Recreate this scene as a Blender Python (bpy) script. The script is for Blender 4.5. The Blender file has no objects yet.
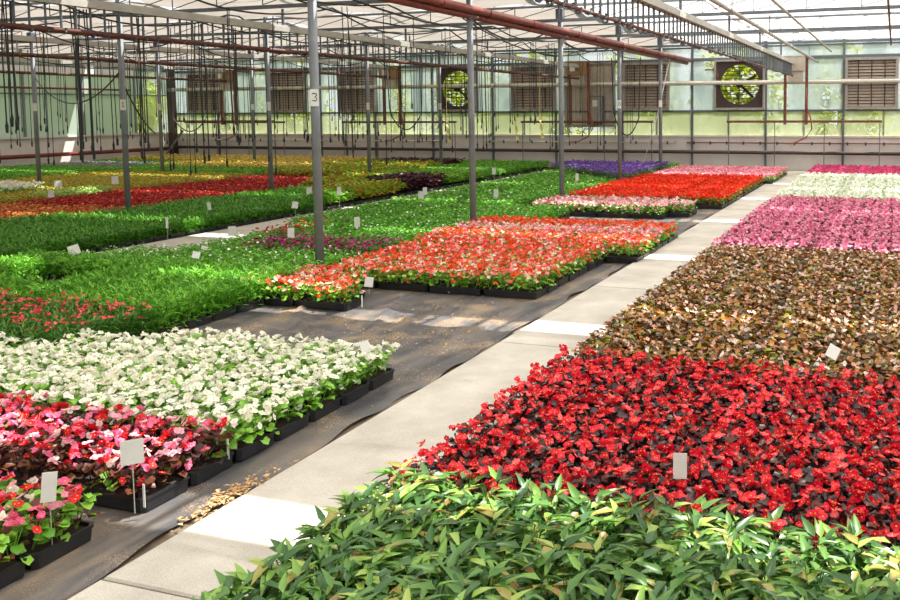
import bpy, math, random
from math import sin, cos, pi, radians, hypot
from mathutils import Vector, Matrix

R = random.Random(7)
scene = bpy.context.scene
COL = scene.collection

# ------------------------------------------------------------------ camera
CF, CP, CY, CR = 875.667, 0.0747036, -0.3200234, -0.0063793
CSX, CSY = 154.42, -126.15
CH = 1.7
fw = Vector((sin(CY)*cos(CP), cos(CY)*cos(CP), -sin(CP)))
rt = fw.cross(Vector((0, 0, 1))).normalized()
up = rt.cross(fw)
rt, up = rt*cos(CR)+up*sin(CR), up*cos(CR)-rt*sin(CR)
cam_d = bpy.data.cameras.new('camera')
cam = bpy.data.objects.new('camera', cam_d)
COL.objects.link(cam)
cam.matrix_world = Matrix(((rt.x, up.x, -fw.x, 0), (rt.y, up.y, -fw.y, 0), (rt.z, up.z, -fw.z, CH), (0, 0, 0, 1)))
cam_d.sensor_width = 36
cam_d.lens = CF/900*36
cam_d.shift_x = -CSX/900
cam_d.shift_y = CSY/900
cam_d.clip_end = 200
scene.camera = cam

def proj(x, y, z):
    p = Vector((x, y, z-CH)); d = p.dot(fw)
    if d < .05: return None
    return 450+CSX+CF*p.dot(rt)/d, 300+CSY-CF*p.dot(up)/d

def in_view(x, y, m=110):
    q = proj(x, y, .2)
    return q is not None and -m < q[0] < 900+m+60 and q[1] < 600+m

# ------------------------------------------------------------------ materials
def lin(c):
    return tuple((v/255/12.92 if v <= 10 else ((v/255+.055)/1.055)**2.4) for v in c)+(1,)

def new_mat(name):
    m = bpy.data.materials.new(name); m.use_nodes = True
    nt = m.node_tree; nt.nodes.clear()
    out = nt.nodes.new('ShaderNodeOutputMaterial')
    return m, nt, out

def N(nt, t, **kw):
    n = nt.nodes.new(t)
    for k, v in kw.items():
        if k in n.inputs: n.inputs[k].default_value = v
        else: setattr(n, k, v)
    return n

def ramp(nt, stops, mode='LINEAR'):
    n = nt.nodes.new('ShaderNodeValToRGB'); cr = n.color_ramp; cr.interpolation = mode
    while len(cr.elements) < len(stops): cr.elements.new(.5)
    for e, (p, c) in zip(cr.elements, stops): e.position = p; e.color = c
    return n

def flat_mat(name, c, rough=.5, metal=0, var=.12, scale=12, spec=.5):
    m, nt, out = new_mat(name)
    tc = N(nt, 'ShaderNodeTexCoord'); no = N(nt, 'ShaderNodeTexNoise', Scale=scale, Detail=3.0)
    nt.links.new(tc.outputs['Object'], no.inputs['Vector'])
    c = lin(c)
    rp = ramp(nt, [(.3, tuple(v*(1-var) for v in c[:3])+(1,)), (.7, tuple(min(1, v*(1+var)) for v in c[:3])+(1,))])
    nt.links.new(no.outputs[0], rp.inputs[0])
    b = N(nt, 'ShaderNodeBsdfPrincipled', Roughness=rough, Metallic=metal)
    b.inputs['Specular IOR Level'].default_value = spec
    nt.links.new(rp.outputs[0], b.inputs['Base Color'])
    nt.links.new(b.outputs[0], out.inputs[0])
    return m

def leaf_mat(name, cols, rough=.5, transl=.3, mode='LINEAR', spec=.4, tcol=None):
    """cols: list of colours picked by the per-face attribute rnd"""
    m, nt, out = new_mat(name)
    at = N(nt, 'ShaderNodeAttribute'); at.attribute_name = 'rnd'
    n = len(cols)
    if mode == 'CONSTANT': st = [(i/n, lin(c)) for i, c in enumerate(cols)]
    else: st = [(i/max(1, n-1), lin(c)) for i, c in enumerate(cols)]
    rp = ramp(nt, st, mode)
    nt.links.new(at.outputs['Fac'], rp.inputs[0])
    b = N(nt, 'ShaderNodeBsdfPrincipled', Roughness=rough)
    b.inputs['Specular IOR Level'].default_value = spec
    nt.links.new(rp.outputs[0], b.inputs['Base Color'])
    t = N(nt, 'ShaderNodeBsdfTranslucent')
    if tcol:
        mx = N(nt, 'ShaderNodeMix', data_type='RGBA', blend_type='MULTIPLY')
        mx.inputs[0].default_value = 1
        nt.links.new(rp.outputs[0], mx.inputs[6]); mx.inputs[7].default_value = tuple(tcol)+(1,)
        nt.links.new(mx.outputs[2], t.inputs[0])
    else:
        nt.links.new(rp.outputs[0], t.inputs[0])
    ms = N(nt, 'ShaderNodeMixShader'); ms.inputs[0].default_value = transl
    nt.links.new(b.outputs[0], ms.inputs[1]); nt.links.new(t.outputs[0], ms.inputs[2])
    nt.links.new(ms.outputs[0], out.inputs[0])
    return m

def weighted(*cw):
    o = []
    for c, w in cw: o += [c]*w
    return o

M = {}
M['tray'] = flat_mat('black tray plastic', (30, 30, 33), .42)
M['soil'] = flat_mat('dark potting soil', (48, 36, 28), .95, scale=60, var=.4)
M['steel'] = flat_mat('galvanised steel', (122, 126, 130), .6, .0, .15, 5)
M['dsteel'] = flat_mat('dark grey steel', (100, 106, 113), .6, .2)
M['alu'] = flat_mat('dusty aluminium', (176, 172, 164), .6, .2, .12, 6)
M['rust'] = flat_mat('red oxide pipe paint', (116, 46, 38), .5, 0, .25, 9)
M['rustpipe'] = flat_mat('weathered red pipe', (92, 46, 36), .6, 0, .35, 6)
M['rust2'] = flat_mat('rusty brown steel', (112, 66, 50), .65, 0, .35, 14)
M['brown'] = flat_mat('dark brown steel', (66, 48, 42), .6)
M['cream'] = flat_mat('cream pipe', (200, 194, 180), .5)
M['rubber'] = flat_mat('black rubber tube', (26, 27, 28), .5)
M['white'] = flat_mat('white plastic', (222, 220, 214), .5, 0, .03)
M['ink'] = flat_mat('black ink', (15, 15, 16), .6)
M['grey'] = flat_mat('grey painted frame', (150, 144, 136), .6)
M['slat'] = flat_mat('taupe shutter slat', (166, 152, 136), .6)
M['fanhole'] = flat_mat('dark fan housing', (60, 44, 40), .7)
M['beige'] = flat_mat('beige enamel box', (186, 176, 160), .5)
M['orange'] = flat_mat('ochre enamel box', (150, 118, 80), .55)
M['copper'] = flat_mat('terracotta hose', (150, 76, 54), .5)
M['yellow'] = flat_mat('pale yellow ribbon', (222, 206, 130), .6)
M['bark'] = flat_mat('bark', (80, 66, 50), .9)
M['lawn'] = flat_mat('lawn', (110, 140, 50), .9, scale=3, var=.3)
M['stake'] = flat_mat('thin stake', (190, 184, 170), .6)
M['tag'] = flat_mat('dull white label card', (206, 204, 196), .6, 0, .04)

def concrete(name, c1, c2, scale=2.2):
    m, nt, out = new_mat(name)
    tc = N(nt, 'ShaderNodeTexCoord')
    a = N(nt, 'ShaderNodeTexNoise', Scale=scale, Detail=6.0); a.inputs['Roughness'].default_value = .65
    g = N(nt, 'ShaderNodeTexNoise', Scale=160.0, Detail=2.0)
    for n in (a, g): nt.links.new(tc.outputs['Object'], n.inputs['Vector'])
    rp = ramp(nt, [(.3, lin(c1)), (.68, lin(c2))])
    nt.links.new(a.outputs[0], rp.inputs[0])
    rg = ramp(nt, [(.3, (.78, .78, .78, 1)), (.6, (1, 1, 1, 1))])
    nt.links.new(g.outputs[0], rg.inputs[0])
    mx = N(nt, 'ShaderNodeMix', data_type='RGBA', blend_type='MULTIPLY'); mx.inputs[0].default_value = 1
    nt.links.new(rp.outputs[0], mx.inputs[6]); nt.links.new(rg.outputs[0], mx.inputs[7])
    b = N(nt, 'ShaderNodeBsdfPrincipled', Roughness=.85)
    bp = N(nt, 'ShaderNodeBump', Strength=.25, Distance=.004)
    nt.links.new(g.outputs[0], bp.inputs['Height']); nt.links.new(bp.outputs[0], b.inputs['Normal'])
    nt.links.new(mx.outputs[2], b.inputs['Base Color']); nt.links.new(b.outputs[0], out.inputs[0])
    return m
M['concrete'] = concrete('path concrete', (166, 158, 145), (199, 191, 178))
M['basewall'] = concrete('painted base wall', (206, 196, 190), (228, 219, 212), .8)
M['dirt'] = concrete('brown dirt', (84, 70, 56), (122, 104, 84), 3)

def mat_fabric():
    m, nt, out = new_mat('woven weed mat')
    tc = N(nt, 'ShaderNodeTexCoord')
    mp = N(nt, 'ShaderNodeMapping'); mp.inputs['Scale'].default_value = (2.2, .55, 1); mp.inputs['Rotation'].default_value = (0, 0, .25)
    nt.links.new(tc.outputs['Object'], mp.inputs[0])
    a = N(nt, 'ShaderNodeTexNoise', Scale=1.7, Detail=7.0); a.inputs['Roughness'].default_value = .62; a.inputs['Distortion'].default_value = .8
    nt.links.new(mp.outputs[0], a.inputs['Vector'])
    rp = ramp(nt, [(.36, lin((56, 55, 57))), (.52, lin((86, 82, 80))), (.64, lin((112, 101, 89))), (.78, lin((146, 124, 98)))])
    nt.links.new(a.outputs[0], rp.inputs[0])
    # straw speckle
    s = N(nt, 'ShaderNodeTexNoise', Scale=150.0, Detail=2.0); nt.links.new(tc.outputs['Object'], s.inputs['Vector'])
    b2 = N(nt, 'ShaderNodeTexNoise', Scale=2.6, Detail=3.0); nt.links.new(tc.outputs['Object'], b2.inputs['Vector'])
    ml = N(nt, 'ShaderNodeMath', operation='MULTIPLY'); nt.links.new(s.outputs[0], ml.inputs[0]); nt.links.new(b2.outputs[0], ml.inputs[1])
    r2 = ramp(nt, [(.3, (0, 0, 0, 1)), (.36, (1, 1, 1, 1))]); nt.links.new(ml.outputs[0], r2.inputs[0])
    mx = N(nt, 'ShaderNodeMix', data_type='RGBA'); nt.links.new(r2.outputs[0], mx.inputs[0])
    nt.links.new(rp.outputs[0], mx.inputs[6]); mx.inputs[7].default_value = lin((158, 134, 102))
    w = N(nt, 'ShaderNodeTexChecker', Scale=420.0); nt.links.new(tc.outputs['Object'], w.inputs['Vector'])
    bp = N(nt, 'ShaderNodeBump', Strength=.2, Distance=.002); nt.links.new(w.outputs[1], bp.inputs['Height'])
    b = N(nt, 'ShaderNodeBsdfPrincipled', Roughness=.62)
    nt.links.new(mx.outputs[2], b.inputs['Base Color']); nt.links.new(bp.outputs[0], b.inputs['Normal'])
    nt.links.new(b.outputs[0], out.inputs[0])
    return m
M['mat'] = mat_fabric()

def sheet_mat(name, col, transp, transl, diff, tint=None, noise=None):
    """semi-transparent sheet: transparent + translucent + diffuse shares"""
    m, nt, out = new_mat(name)
    col = lin(col)
    tr = N(nt, 'ShaderNodeBsdfTransparent'); tr.inputs[0].default_value = tint or (1, 1, 1, 1)
    tl = N(nt, 'ShaderNodeBsdfTranslucent'); tl.inputs[0].default_value = col
    df = N(nt, 'ShaderNodeBsdfDiffuse'); df.inputs[0].default_value = col
    m1 = N(nt, 'ShaderNodeMixShader'); m1.inputs[0].default_value = diff/(diff+transl)
    nt.links.new(tl.outputs[0], m1.inputs[1]); nt.links.new(df.outputs[0], m1.inputs[2])
    m2 = N(nt, 'ShaderNodeMixShader')
    nt.links.new(m1.outputs[0], m2.inputs[1]); nt.links.new(tr.outputs[0], m2.inputs[2])
    if noise:
        tc = N(nt, 'ShaderNodeTexCoord'); no = N(nt, 'ShaderNodeTexNoise', Scale=noise[0], Detail=4.0)
        mp = N(nt, 'ShaderNodeMapping'); mp.inputs['Scale'].default_value = noise[3]
        nt.links.new(tc.outputs['Object'], mp.inputs[0]); nt.links.new(mp.outputs[0], no.inputs['Vector'])
        r = N(nt, 'ShaderNodeMapRange'); r.inputs[1].default_value = .38; r.inputs[2].default_value = .62
        r.inputs[3].default_value = noise[1]; r.inputs[4].default_value = noise[2]
        nt.links.new(no.outputs[0], r.inputs[0]); nt.links.new(r.outputs[0], m2.inputs[0])
    else: m2.inputs[0].default_value = transp
    nt.links.new(m2.outputs[0], out.inputs[0])
    return m
M['glass'] = sheet_mat('roof glass', (235, 240, 240), .93, .5, .5)
M['curtain'] = sheet_mat('white shade cloth', (248, 244, 238), .11, .6, .4)
M['curtain_left'] = sheet_mat('beige shade cloth', (168, 158, 147), .05, .5, .5)
M['pane_clear'] = sheet_mat('misted green pane', (206, 212, 180), .5, .6, .4, (1, 1, .92, 1), (.9, .12, .85, (1, 1, .5)))
M['pane_frost'] = sheet_mat('frosted bluish pane', (208, 220, 220), .3, .5, .5, (1, 1, .98, 1), (1.3, .02, .8, (1.2, 1, .45)))
M['pane_wash'] = sheet_mat('whitewashed green pane', (208, 218, 206), .1, .5, .5, (.95, 1, .95, 1), (1.1, .02, .2, (1, .6, .5)))
M['pane_white'] = sheet_mat('white corrugated panel', (222, 226, 224), .1, .6, .4)

# ------------------------------------------------------------------ mesh builder
class MB:
    def __init__(self):
        self.V = []; self.F = []; self.mi = []; self.rn = []
    def add(self, vs, fs, mi=0, rnd=.5):
        o = len(self.V); self.V += vs
        for f in fs:
            self.F.append(tuple(i+o for i in f)); self.mi.append(mi); self.rn.append(rnd)
    def box(self, x0, y0, z0, x1, y1, z1, mi=0):
        vs = [(x0, y0, z0), (x1, y0, z0), (x1, y1, z0), (x0, y1, z0), (x0, y0, z1), (x1, y0, z1), (x1, y1, z1), (x0, y1, z1)]
        self.add(vs, [(0, 3, 2, 1), (4, 5, 6, 7), (0, 1, 5, 4), (1, 2, 6, 5), (2, 3, 7, 6), (3, 0, 4, 7)], mi)
    def tube(self, pts, r, n=8, mi=0, caps=True):
        pts = [Vector(p) for p in pts]; rings = []
        for i, p in enumerate(pts):
            t = (pts[min(i+1, len(pts)-1)]-pts[max(i-1, 0)]).normalized()
            a = Vector((0, 0, 1)) if abs(t.z) < .9 else Vector((1, 0, 0))
            u = t.cross(a).normalized(); w = t.cross(u)
            rr = r[i] if isinstance(r, (list, tuple)) else r
            rings.append([tuple(p+(u*cos(2*pi*k/n)+w*sin(2*pi*k/n))*rr) for k in range(n)])
        vs = [v for g in rings for v in g]; fs = []
        for i in range(len(rings)-1):
            for k in range(n):
                fs.append((i*n+k, i*n+(k+1) % n, (i+1)*n+(k+1) % n, (i+1)*n+k))
        if caps:
            fs.append(tuple(range(n-1, -1, -1))); fs.append(tuple((len(rings)-1)*n+k for k in range(n)))
        self.add(vs, fs, mi)
    def loft(self, rings, mi=0, cap0=False, cap1=False, closed=True):
        n = len(rings[0]); vs = [v for g in rings for v in g]; fs = []
        for i in range(len(rings)-1):
            for k in range(n if closed else n-1):
                fs.append((i*n+k, i*n+(k+1) % n, (i+1)*n+(k+1) % n, (i+1)*n+k))
        if cap0: fs.append(tuple(range(n-1, -1, -1)))
        if cap1: fs.append(tuple((len(rings)-1)*n+k for k in range(n)))
        self.add(vs, fs, mi)
    def merge(self, o, dx=0, dy=0, dz=0, a=0, mi=None):
        off = len(self.V); c, s = cos(a), sin(a)
        self.V += [(x*c-y*s+dx, x*s+y*c+dy, z+dz) for x, y, z in o.V]
        self.F += [tuple(i+off for i in f) for f in o.F]
        self.mi += o.mi if mi is None else [mi]*len(o.F); self.rn += o.rn
    def mesh(self, name, mats, smooth=False):
        me = bpy.data.meshes.new(name); me.from_pydata(self.V, [], self.F)
        for m in mats: me.materials.append(m)
        me.polygons.foreach_set('material_index', self.mi)
        at = me.attributes.new('rnd', 'FLOAT', 'FACE'); at.data.foreach_set('value', self.rn)
        if smooth: me.polygons.foreach_set('use_smooth', [True]*len(self.F))
        me.update(); return me
    def build(self, name, mats, parent=None, smooth=False, loc=None):
        if not isinstance(mats, (list, tuple)): mats = [mats]
        return link(name, self.mesh(name, mats, smooth), parent, loc)

def link(name, me, parent=None, loc=None, rz=0):
    o = bpy.data.objects.new(name, me); COL.objects.link(o)
    if parent is not None: o.parent = parent
    if loc is not None: o.location = loc
    if rz: o.rotation_euler = (0, 0, rz)
    return o

def tag(o, label, cat, group=None):
    o['label'] = label; o['category'] = cat
    if group: o['group'] = group
    return o

def thing(name, label, cat, loc=(0, 0, 0), rz=0, group=None):
    return tag(link(name, None, None, loc, rz), label, cat, group)

def struct(name, mb, mats, smooth=False):
    o = mb.build(name, mats, None, smooth); o['kind'] = 'structure'; return o

# ------------------------------------------------------------------ plants
def leaf(mb, p, yaw, pitch, L, W, shape, lod, mi, rnd, roll=0.):
    """one leaf with a folded midrib; shape 'round', 'point' or 'blade'"""
    ca, sa = cos(yaw), sin(yaw); cp, sp = cos(pitch), sin(pitch); cr, sr = cos(roll), sin(roll)
    fx, fy, fz = ca*cp, sa*cp, sp
    sx, sy, sz = -sa*cr+sr*ca*sp*-1, ca*cr-sr*sa*sp, sr*cp
    nx, ny, nz = fy*sz-fz*sy, fz*sx-fx*sz, fx*sy-fy*sx
    def P(a, b, c): return (p[0]+fx*a+sx*b+nx*c, p[1]+fy*a+sy*b+ny*c, p[2]+fz*a+sz*b+nz*c)
    h = W*.28; dr = L*.12
    if lod == 0:
        if shape == 'round': c1, c2, w1, w2, e = .12*L, .72*L, .42*W, .47*W, .96*L; b1, b2 = .2*L, .74*L
        else: c1, c2, w1, w2, e = .2*L, .62*L, .48*W, .3*W, L; b1, b2 = .22*L, .6*L
        vs = [P(0, 0, 0), P(c1, 0, .0), P(c2, 0, -dr*.3), P(e, 0, -dr*1.2), P(b1, w1, h), P(b2, w2, h*.7-dr*.4), P(b1, -w1, h), P(b2, -w2, h*.7-dr*.4)]
        mb.add(vs, [(0, 4, 1), (1, 4, 5, 2), (2, 5, 3), (0, 1, 6), (1, 2, 7, 6), (2, 3, 7)], mi, rnd)
    elif shape == 'blade':
        vs = [P(0, W*.3, 0), P(0, -W*.3, 0), P(L*.55, W*.5, 0), P(L*.55, -W*.5, 0), P(L, 0, -dr*2)]
        mb.add(vs, [(1, 0, 2, 3), (3, 2, 4)], mi, rnd)
    else:
        vs = [P(0, 0, 0), P(.5*L, 0, 0), P(L, 0, -dr), P(.48*L, W*.5, h), P(.48*L, -W*.5, h)]
        mb.add(vs, [(0, 3, 2, 1), (0, 1, 2, 4)], mi, rnd)

def flower(mb, p, tilt, az, r, lod, rnd, mi=0, mi_c=1, petals=4):
    """open bloom of broad petals round a yellow eye"""
    nx, ny, nz = sin(tilt)*cos(az), sin(tilt)*sin(az), cos(tilt)
    n = Vector((nx, ny, nz)); a = Vector((0, 0, 1)) if abs(nz) < .9 else Vector((1, 0, 0))
    u = n.cross(a).normalized(); w = n.cross(u); p = Vector(p)
    th0 = R.uniform(0, pi)
    if lod == 0:
        for k in range(petals):
            th = th0+k*2*pi/petals; big = 1 if k % 2 == 0 else .78
            d = u*cos(th)+w*sin(th); s = w*cos(th)-u*sin(th)
            rr = r*big; hw = r*.56*big
            vs = [tuple(p), tuple(p+d*rr*.55+s*hw+n*r*.2), tuple(p+d*rr+s*hw*.45+n*r*.26), tuple(p+d*rr-s*hw*.45+n*r*.26), tuple(p+d*rr*.55-s*hw+n*r*.2)]
            mb.add(vs, [(0, 4, 3, 2, 1)], mi, min(.999, max(0, rnd+R.uniform(-.012, .012))))
        q = p+n*r*.18; c = r*.2
        vs = [tuple(q+u*c), tuple(q+w*c), tuple(q-u*c), tuple(q-w*c), tuple(q+n*c)]
        mb.add(vs, [(0, 1, 4), (1, 2, 4), (2, 3, 4), (3, 0, 4)], mi_c, .5)
    else:
        for k in range(2):
            th = th0+k*pi/2; big = 1 if k == 0 else .85
            d = u*cos(th)+w*sin(th); s = w*cos(th)-u*sin(th); rr = r*big; hw = r*.5
            for sg in (1, -1):
                vs = [tuple(p), tuple(p+d*rr*.6*sg+s*hw+n*r*.2), tuple(p+d*rr*sg+n*r*.25), tuple(p+d*rr*.6*sg-s*hw+n*r*.2)]
                mb.add(vs, [(0, 3, 2, 1) if sg > 0 else (0, 1, 2, 3)], mi, rnd)

M['eye'] = leaf_mat('yellow stamens', [(236, 190, 60), (244, 206, 90)], .6, .1)

TRAYNAMES = {'whitewest': 'white_begonia_tray', 'limewest': 'pale_plant_tray', 'rosemid': 'rose_begonia_tray', 'orangeb': 'orange_begonia_tray', 'vine': 'green_vine_tray', 'red': 'red_begonia_tray', 'bronze': 'bronze_begonia_tray', 'pink': 'pink_begonia_tray', 'whiteback': 'white_begonia_tray', 'magenta': 'magenta_begonia_tray', 'mixgreen': 'mixed_begonia_tray', 'mixdark': 'mixed_begonia_tray', 'white': 'white_begonia_tray', 'salmon': 'salmon_begonia_tray', 'rose': 'pale_begonia_tray', 'scarlet': 'scarlet_begonia_tray', 'blush': 'blush_begonia_tray', 'feather': 'feathery_seedling_tray', 'coral': 'coral_flower_tray', 'dotted': 'dotted_flower_tray', 'purple': 'purple_flower_tray', 'redfleck': 'red_fleck_tray', 'leafy': 'leafy_plant_tray', 'lavender': 'lavender_tray', 'dark': 'dark_seedling_tray', 'orange': 'orange_foliage_tray', 'redfol': 'red_foliage_tray', 'olive': 'olive_foliage_tray', 'gold': 'golden_flower_tray', 'grass': 'green_plant_tray', 'greyvio': 'grey_foliage_tray', 'coleus': 'coleus_tray', 'plum': 'plum_coleus_tray', 'lime': 'lime_plant_tray'}

class Kind:
    """one cultivar: how its leaves and blooms look and how tall it grows"""
    def __init__(s, key, name, desc, leafcols, blooms=None, h=.2, shape='round', L=.052, W=.05, nl=14, nf=0, fr=.019, rough=.42, transl=.25, mode='LINEAR', btr=.3, petals=4, spread=1., spec=.4, tuft=False, plant='begonia_plant', cat='plant tray', tray=None):
        s.key, s.desc = key, desc
        s.h, s.shape, s.L, s.W, s.nl, s.nf, s.fr, s.petals, s.spread, s.tuft = h, shape, L, W, nl, nf, fr, petals, spread, tuft
        s.leafm = leaf_mat(key+' leaf', leafcols, rough, transl, mode, spec)
        s.bloomm = leaf_mat(key+' petal', blooms, .55, btr, 'CONSTANT', .3) if blooms else None
        s.L *= .84; s.W *= .84; s.nl = int(nl*1.65); s.fr *= .8; s.nf = nf*1.6
        s.plant = plant; s.tray = TRAYNAMES[key]; s.cat = cat; s.cache = {}
    def plant_mb(s, lod, r=.068):
        f, b = MB(), MB()
        H = s.h*R.uniform(.92, 1.06); k = {0: 1, 1: 1, 2: .62}[lod]; g = {0: 1, 1: 1.03, 2: 1.25}[lod]
        if lod == 0:                                   # stems
            for i in range(5):
                a = R.uniform(0, 2*pi); f.tube([(0, 0, .05), (r*.35*cos(a), r*.35*sin(a), H*.5), (r*.7*cos(a), r*.7*sin(a), H*.85)], .0022, 4, 0, False)
        for i in range(int(s.nl*k)):
            a = R.uniform(0, 2*pi); q = R.random()**.6*r*s.spread
            if s.tuft:                                 # upright narrow blades
                z = H*(.22+.7*R.random()**.7)-q*.5; pit = R.uniform(-.1, 1.15)
            else:
                z = H*(R.uniform(.5, .93) if R.random() < .72 else R.uniform(.35, .6))-(.02 if q > r*.8 else 0); pit = R.uniform(-.35, .6)
            L = s.L*g*R.uniform(.75, 1.2)
            leaf(f, (q*cos(a)*.8, q*sin(a)*.8, z), a+R.uniform(-.9, .9), pit, L, s.W/s.L*L, s.shape, lod, 0, R.random(), R.uniform(-.45, .45))
        n = s.nf*(1 if lod < 2 else .75); n = int(n)+(1 if R.random() < n % 1 else 0); i = 0
        while i < n:                                   # loose clusters of blooms
            a = R.uniform(0, 2*pi); q = R.random()**.55*r*1.22; rnd = R.random()
            z = H*R.uniform(.93, 1.1)-(R.uniform(0, .09) if q > r*.95 else 0)
            for c in range(min(n-i, R.choice((1, 2, 2, 3)))):
                o = .0 if c == 0 else s.fr*.95; e = R.uniform(0, 6.28)
                flower(b, (q*cos(a)+o*cos(e), q*sin(a)+o*sin(e), z+R.uniform(-.5, .5)*o), min(1.5, abs(R.gauss(.75, .42))), R.uniform(0, 2*pi) if R.random() < .6 else a, s.fr*{0: 1, 1: 1.08, 2: 1.25}[lod]*R.uniform(.85, 1.2), lod, rnd, 0, 1, s.petals); i += 1
        return f, b
    def near(s):
        if 'n' not in s.cache:
            L = []
            for i in range(6):
                f, b = s.plant_mb(0)
                L.append((f.mesh(s.plant, [s.leafm], True), b.mesh('blossom', [s.bloomm, M['eye']]) if s.nf else None))
            s.cache['n'] = L
        return s.cache['n']
    def patch(s, lod):
        f, b = MB(), MB()
        for i in range(4):
            for j in range(3):
                pf, pb = s.plant_mb(lod)
                x, y = -.207+.138*i+R.uniform(-.012, .012), -.096+.096*j+R.uniform(-.01, .01)
                f.merge(pf, x, y); b.merge(pb, x, y)
        return f, b
    def mid(s, lod):
        if lod not in s.cache:
            L = []
            for i in range(4):
                f, b = s.patch(lod)
                L.append((f.mesh('foliage', [s.leafm], lod == 0), b.mesh('blossom', [s.bloomm, M['eye']]) if s.nf else None))
            s.cache[lod] = L
        return s.cache[lod]
    def far(s):
        if 'f' not in s.cache:
            L = []
            for i in range(4):
                f, b = s.patch(2); t = tray_mb()
                t.merge(f, mi=2); t.merge(b, mi=3)
                L.append(t.mesh(s.tray, [M['tray'], M['soil'], s.leafm, s.bloomm or s.leafm]))
            s.cache['f'] = L
        return s.cache['f']

def tray_mb():
    mb = MB()
    def ring(ins, z, c=.018):
        w, d = .268-ins, .137-ins
        return [(-w+c, -d, z), (w-c, -d, z), (w, -d+c, z), (w, d-c, z), (w-c, d, z), (-w+c, d, z), (-w, d-c, z), (-w, -d+c, z)]
    mb.loft([ring(.008, 0), ring(.004, .05), ring(0, .051), ring(0, .061), ring(.011, .061), ring(.014, .046)], 0, True, False)
    mb.add(ring(.014, .046), [tuple(range(8))], 1)
    return mb
TRAY = tray_mb().mesh('container', [M['tray'], M['soil']])
n_tray = 0

def tray(k, x, y, label, group, lod):
    """a flat of bedding plants; near flats have each plant as a part"""
    global n_tray; n_tray += 1
    a = pi if R.random() < .5 else 0
    a += R.uniform(-.012, .012); loc = (x+R.uniform(-.006, .006), y+R.uniform(-.003, .003), .012)
    if lod == 2:
        return tag(link(k.tray, R.choice(k.far()), None, loc, a), label, 'plant tray', group)
    t = thing(k.tray, label, 'plant tray', loc, a, group)
    link('container', TRAY, t)
    if lod in (.5, 1):
        f, b = R.choice(k.mid(0 if lod == .5 else 1)); link('foliage', f, t)
        if b: link('blossom', b, t)
    else:
        for i in range(4):
            for j in range(3):
                f, b = R.choice(k.near())
                p = link(k.plant, f, t, (-.207+.138*i+R.uniform(-.012, .012), -.096+.096*j+R.uniform(-.01, .01), 0), R.uniform(0, 6.28))
                if b: link('blossom', b, p)
    return t

G1, G2, G3 = (92, 148, 40), (136, 188, 62), (66, 116, 34)
BZ = weighted(((70, 30, 20), 2), ((46, 34, 34), 3), ((96, 44, 22), 2), ((60, 52, 50), 1))
K = {}
def kind(key, *a, **kw): K[key] = Kind(key, *a, **kw)
kind('vine', '', 'pointed-leaf green vines', weighted(((54, 94, 40), 3), ((84, 126, 50), 4), ((118, 158, 62), 3), ((158, 182, 84), 1), ((140, 68, 40), 1)), h=.25, shape='point', L=.112, W=.037, nl=36, rough=.34, transl=.25, spec=.5, plant='vine_plant', spread=1.25)
kind('red', '', 'deep red dark-leaved begonias', BZ, weighted(((222, 24, 50), 3), ((240, 58, 74), 3), ((202, 14, 40), 2), ((246, 104, 108), 1)), nl=13, nf=11, fr=.021, rough=.3, transl=.12)
kind('bronze', '', 'bronze begonias with pale flowers', weighted(((150, 92, 20), 4), ((112, 78, 24), 3), ((74, 70, 48), 3), ((178, 116, 34), 2), ((132, 130, 40), 2)), weighted(((244, 214, 200), 3), ((238, 180, 164), 2), ((250, 240, 232), 1)), nl=21, nf=1.8, fr=.018, rough=.35, transl=.2)
kind('pink', '', 'bright pink bronze-leaved begonias', weighted(((112, 56, 30), 3), ((80, 44, 34), 2), ((130, 76, 36), 1)), weighted(((236, 136, 166), 3), ((244, 172, 194), 3), ((220, 104, 144), 2)), nl=13, nf=9, fr=.021, rough=.4)
kind('whiteback', '', 'white begonias near the back wall', [G1, G2, (150, 180, 90)], weighted(((246, 244, 232), 4), ((236, 236, 218), 2)), nl=12, nf=10, fr=.022)
kind('magenta', '', 'magenta begonias against the back wall', [G1, G3], weighted(((228, 74, 132), 3), ((236, 104, 154), 2)), nl=10, nf=13, fr=.023)
kind('mixgreen', '', 'mixed pink begonias with green leaves', weighted((G1, 3), (G2, 4), ((104, 52, 30), 3)), weighted(((236, 96, 140), 3), ((244, 160, 184), 2), ((222, 36, 40), 2), ((246, 236, 226), 1)), nl=17, nf=8, fr=.022, L=.055)
kind('mixdark', '', 'red and pink dark-leaved begonias', weighted(((92, 44, 28), 3), ((60, 40, 34), 2), ((120, 70, 36), 2), (G1, 1)), weighted(((224, 30, 44), 3), ((236, 110, 150), 3), ((246, 180, 196), 2), ((248, 232, 224), 1)), nl=15, nf=11, fr=.022, L=.054)
kind('white', '', 'dense white begonias', weighted((G1, 2), (G2, 4), ((140, 184, 74), 2)), weighted(((250, 247, 236), 4), ((244, 240, 222), 3)), nl=14, nf=13, fr=.0225, h=.2)
kind('salmon', '', 'orange, salmon and white begonias', weighted((G1, 2), (G2, 3), ((126, 150, 40), 1)), weighted(((238, 66, 34), 5), ((244, 96, 60), 4), ((248, 168, 164), 3), ((250, 236, 214), 2), ((242, 120, 140), 1)), nl=13, nf=12, fr=.022)
kind('rose', '', 'pale pink and white begonias', weighted((G1, 2), (G2, 2), ((116, 92, 40), 1)), weighted(((240, 150, 172), 4), ((248, 204, 204), 3), ((250, 240, 226), 2), ((232, 100, 110), 1)), nl=12, nf=11, fr=.022)
kind('rosemid', '', 'rose-pink band begonias', weighted((G1, 2), (G2, 2)), weighted(((240, 150, 172), 4), ((246, 110, 90), 1), ((250, 220, 200), 3)), nl=12, nf=12, fr=.022)
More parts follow.
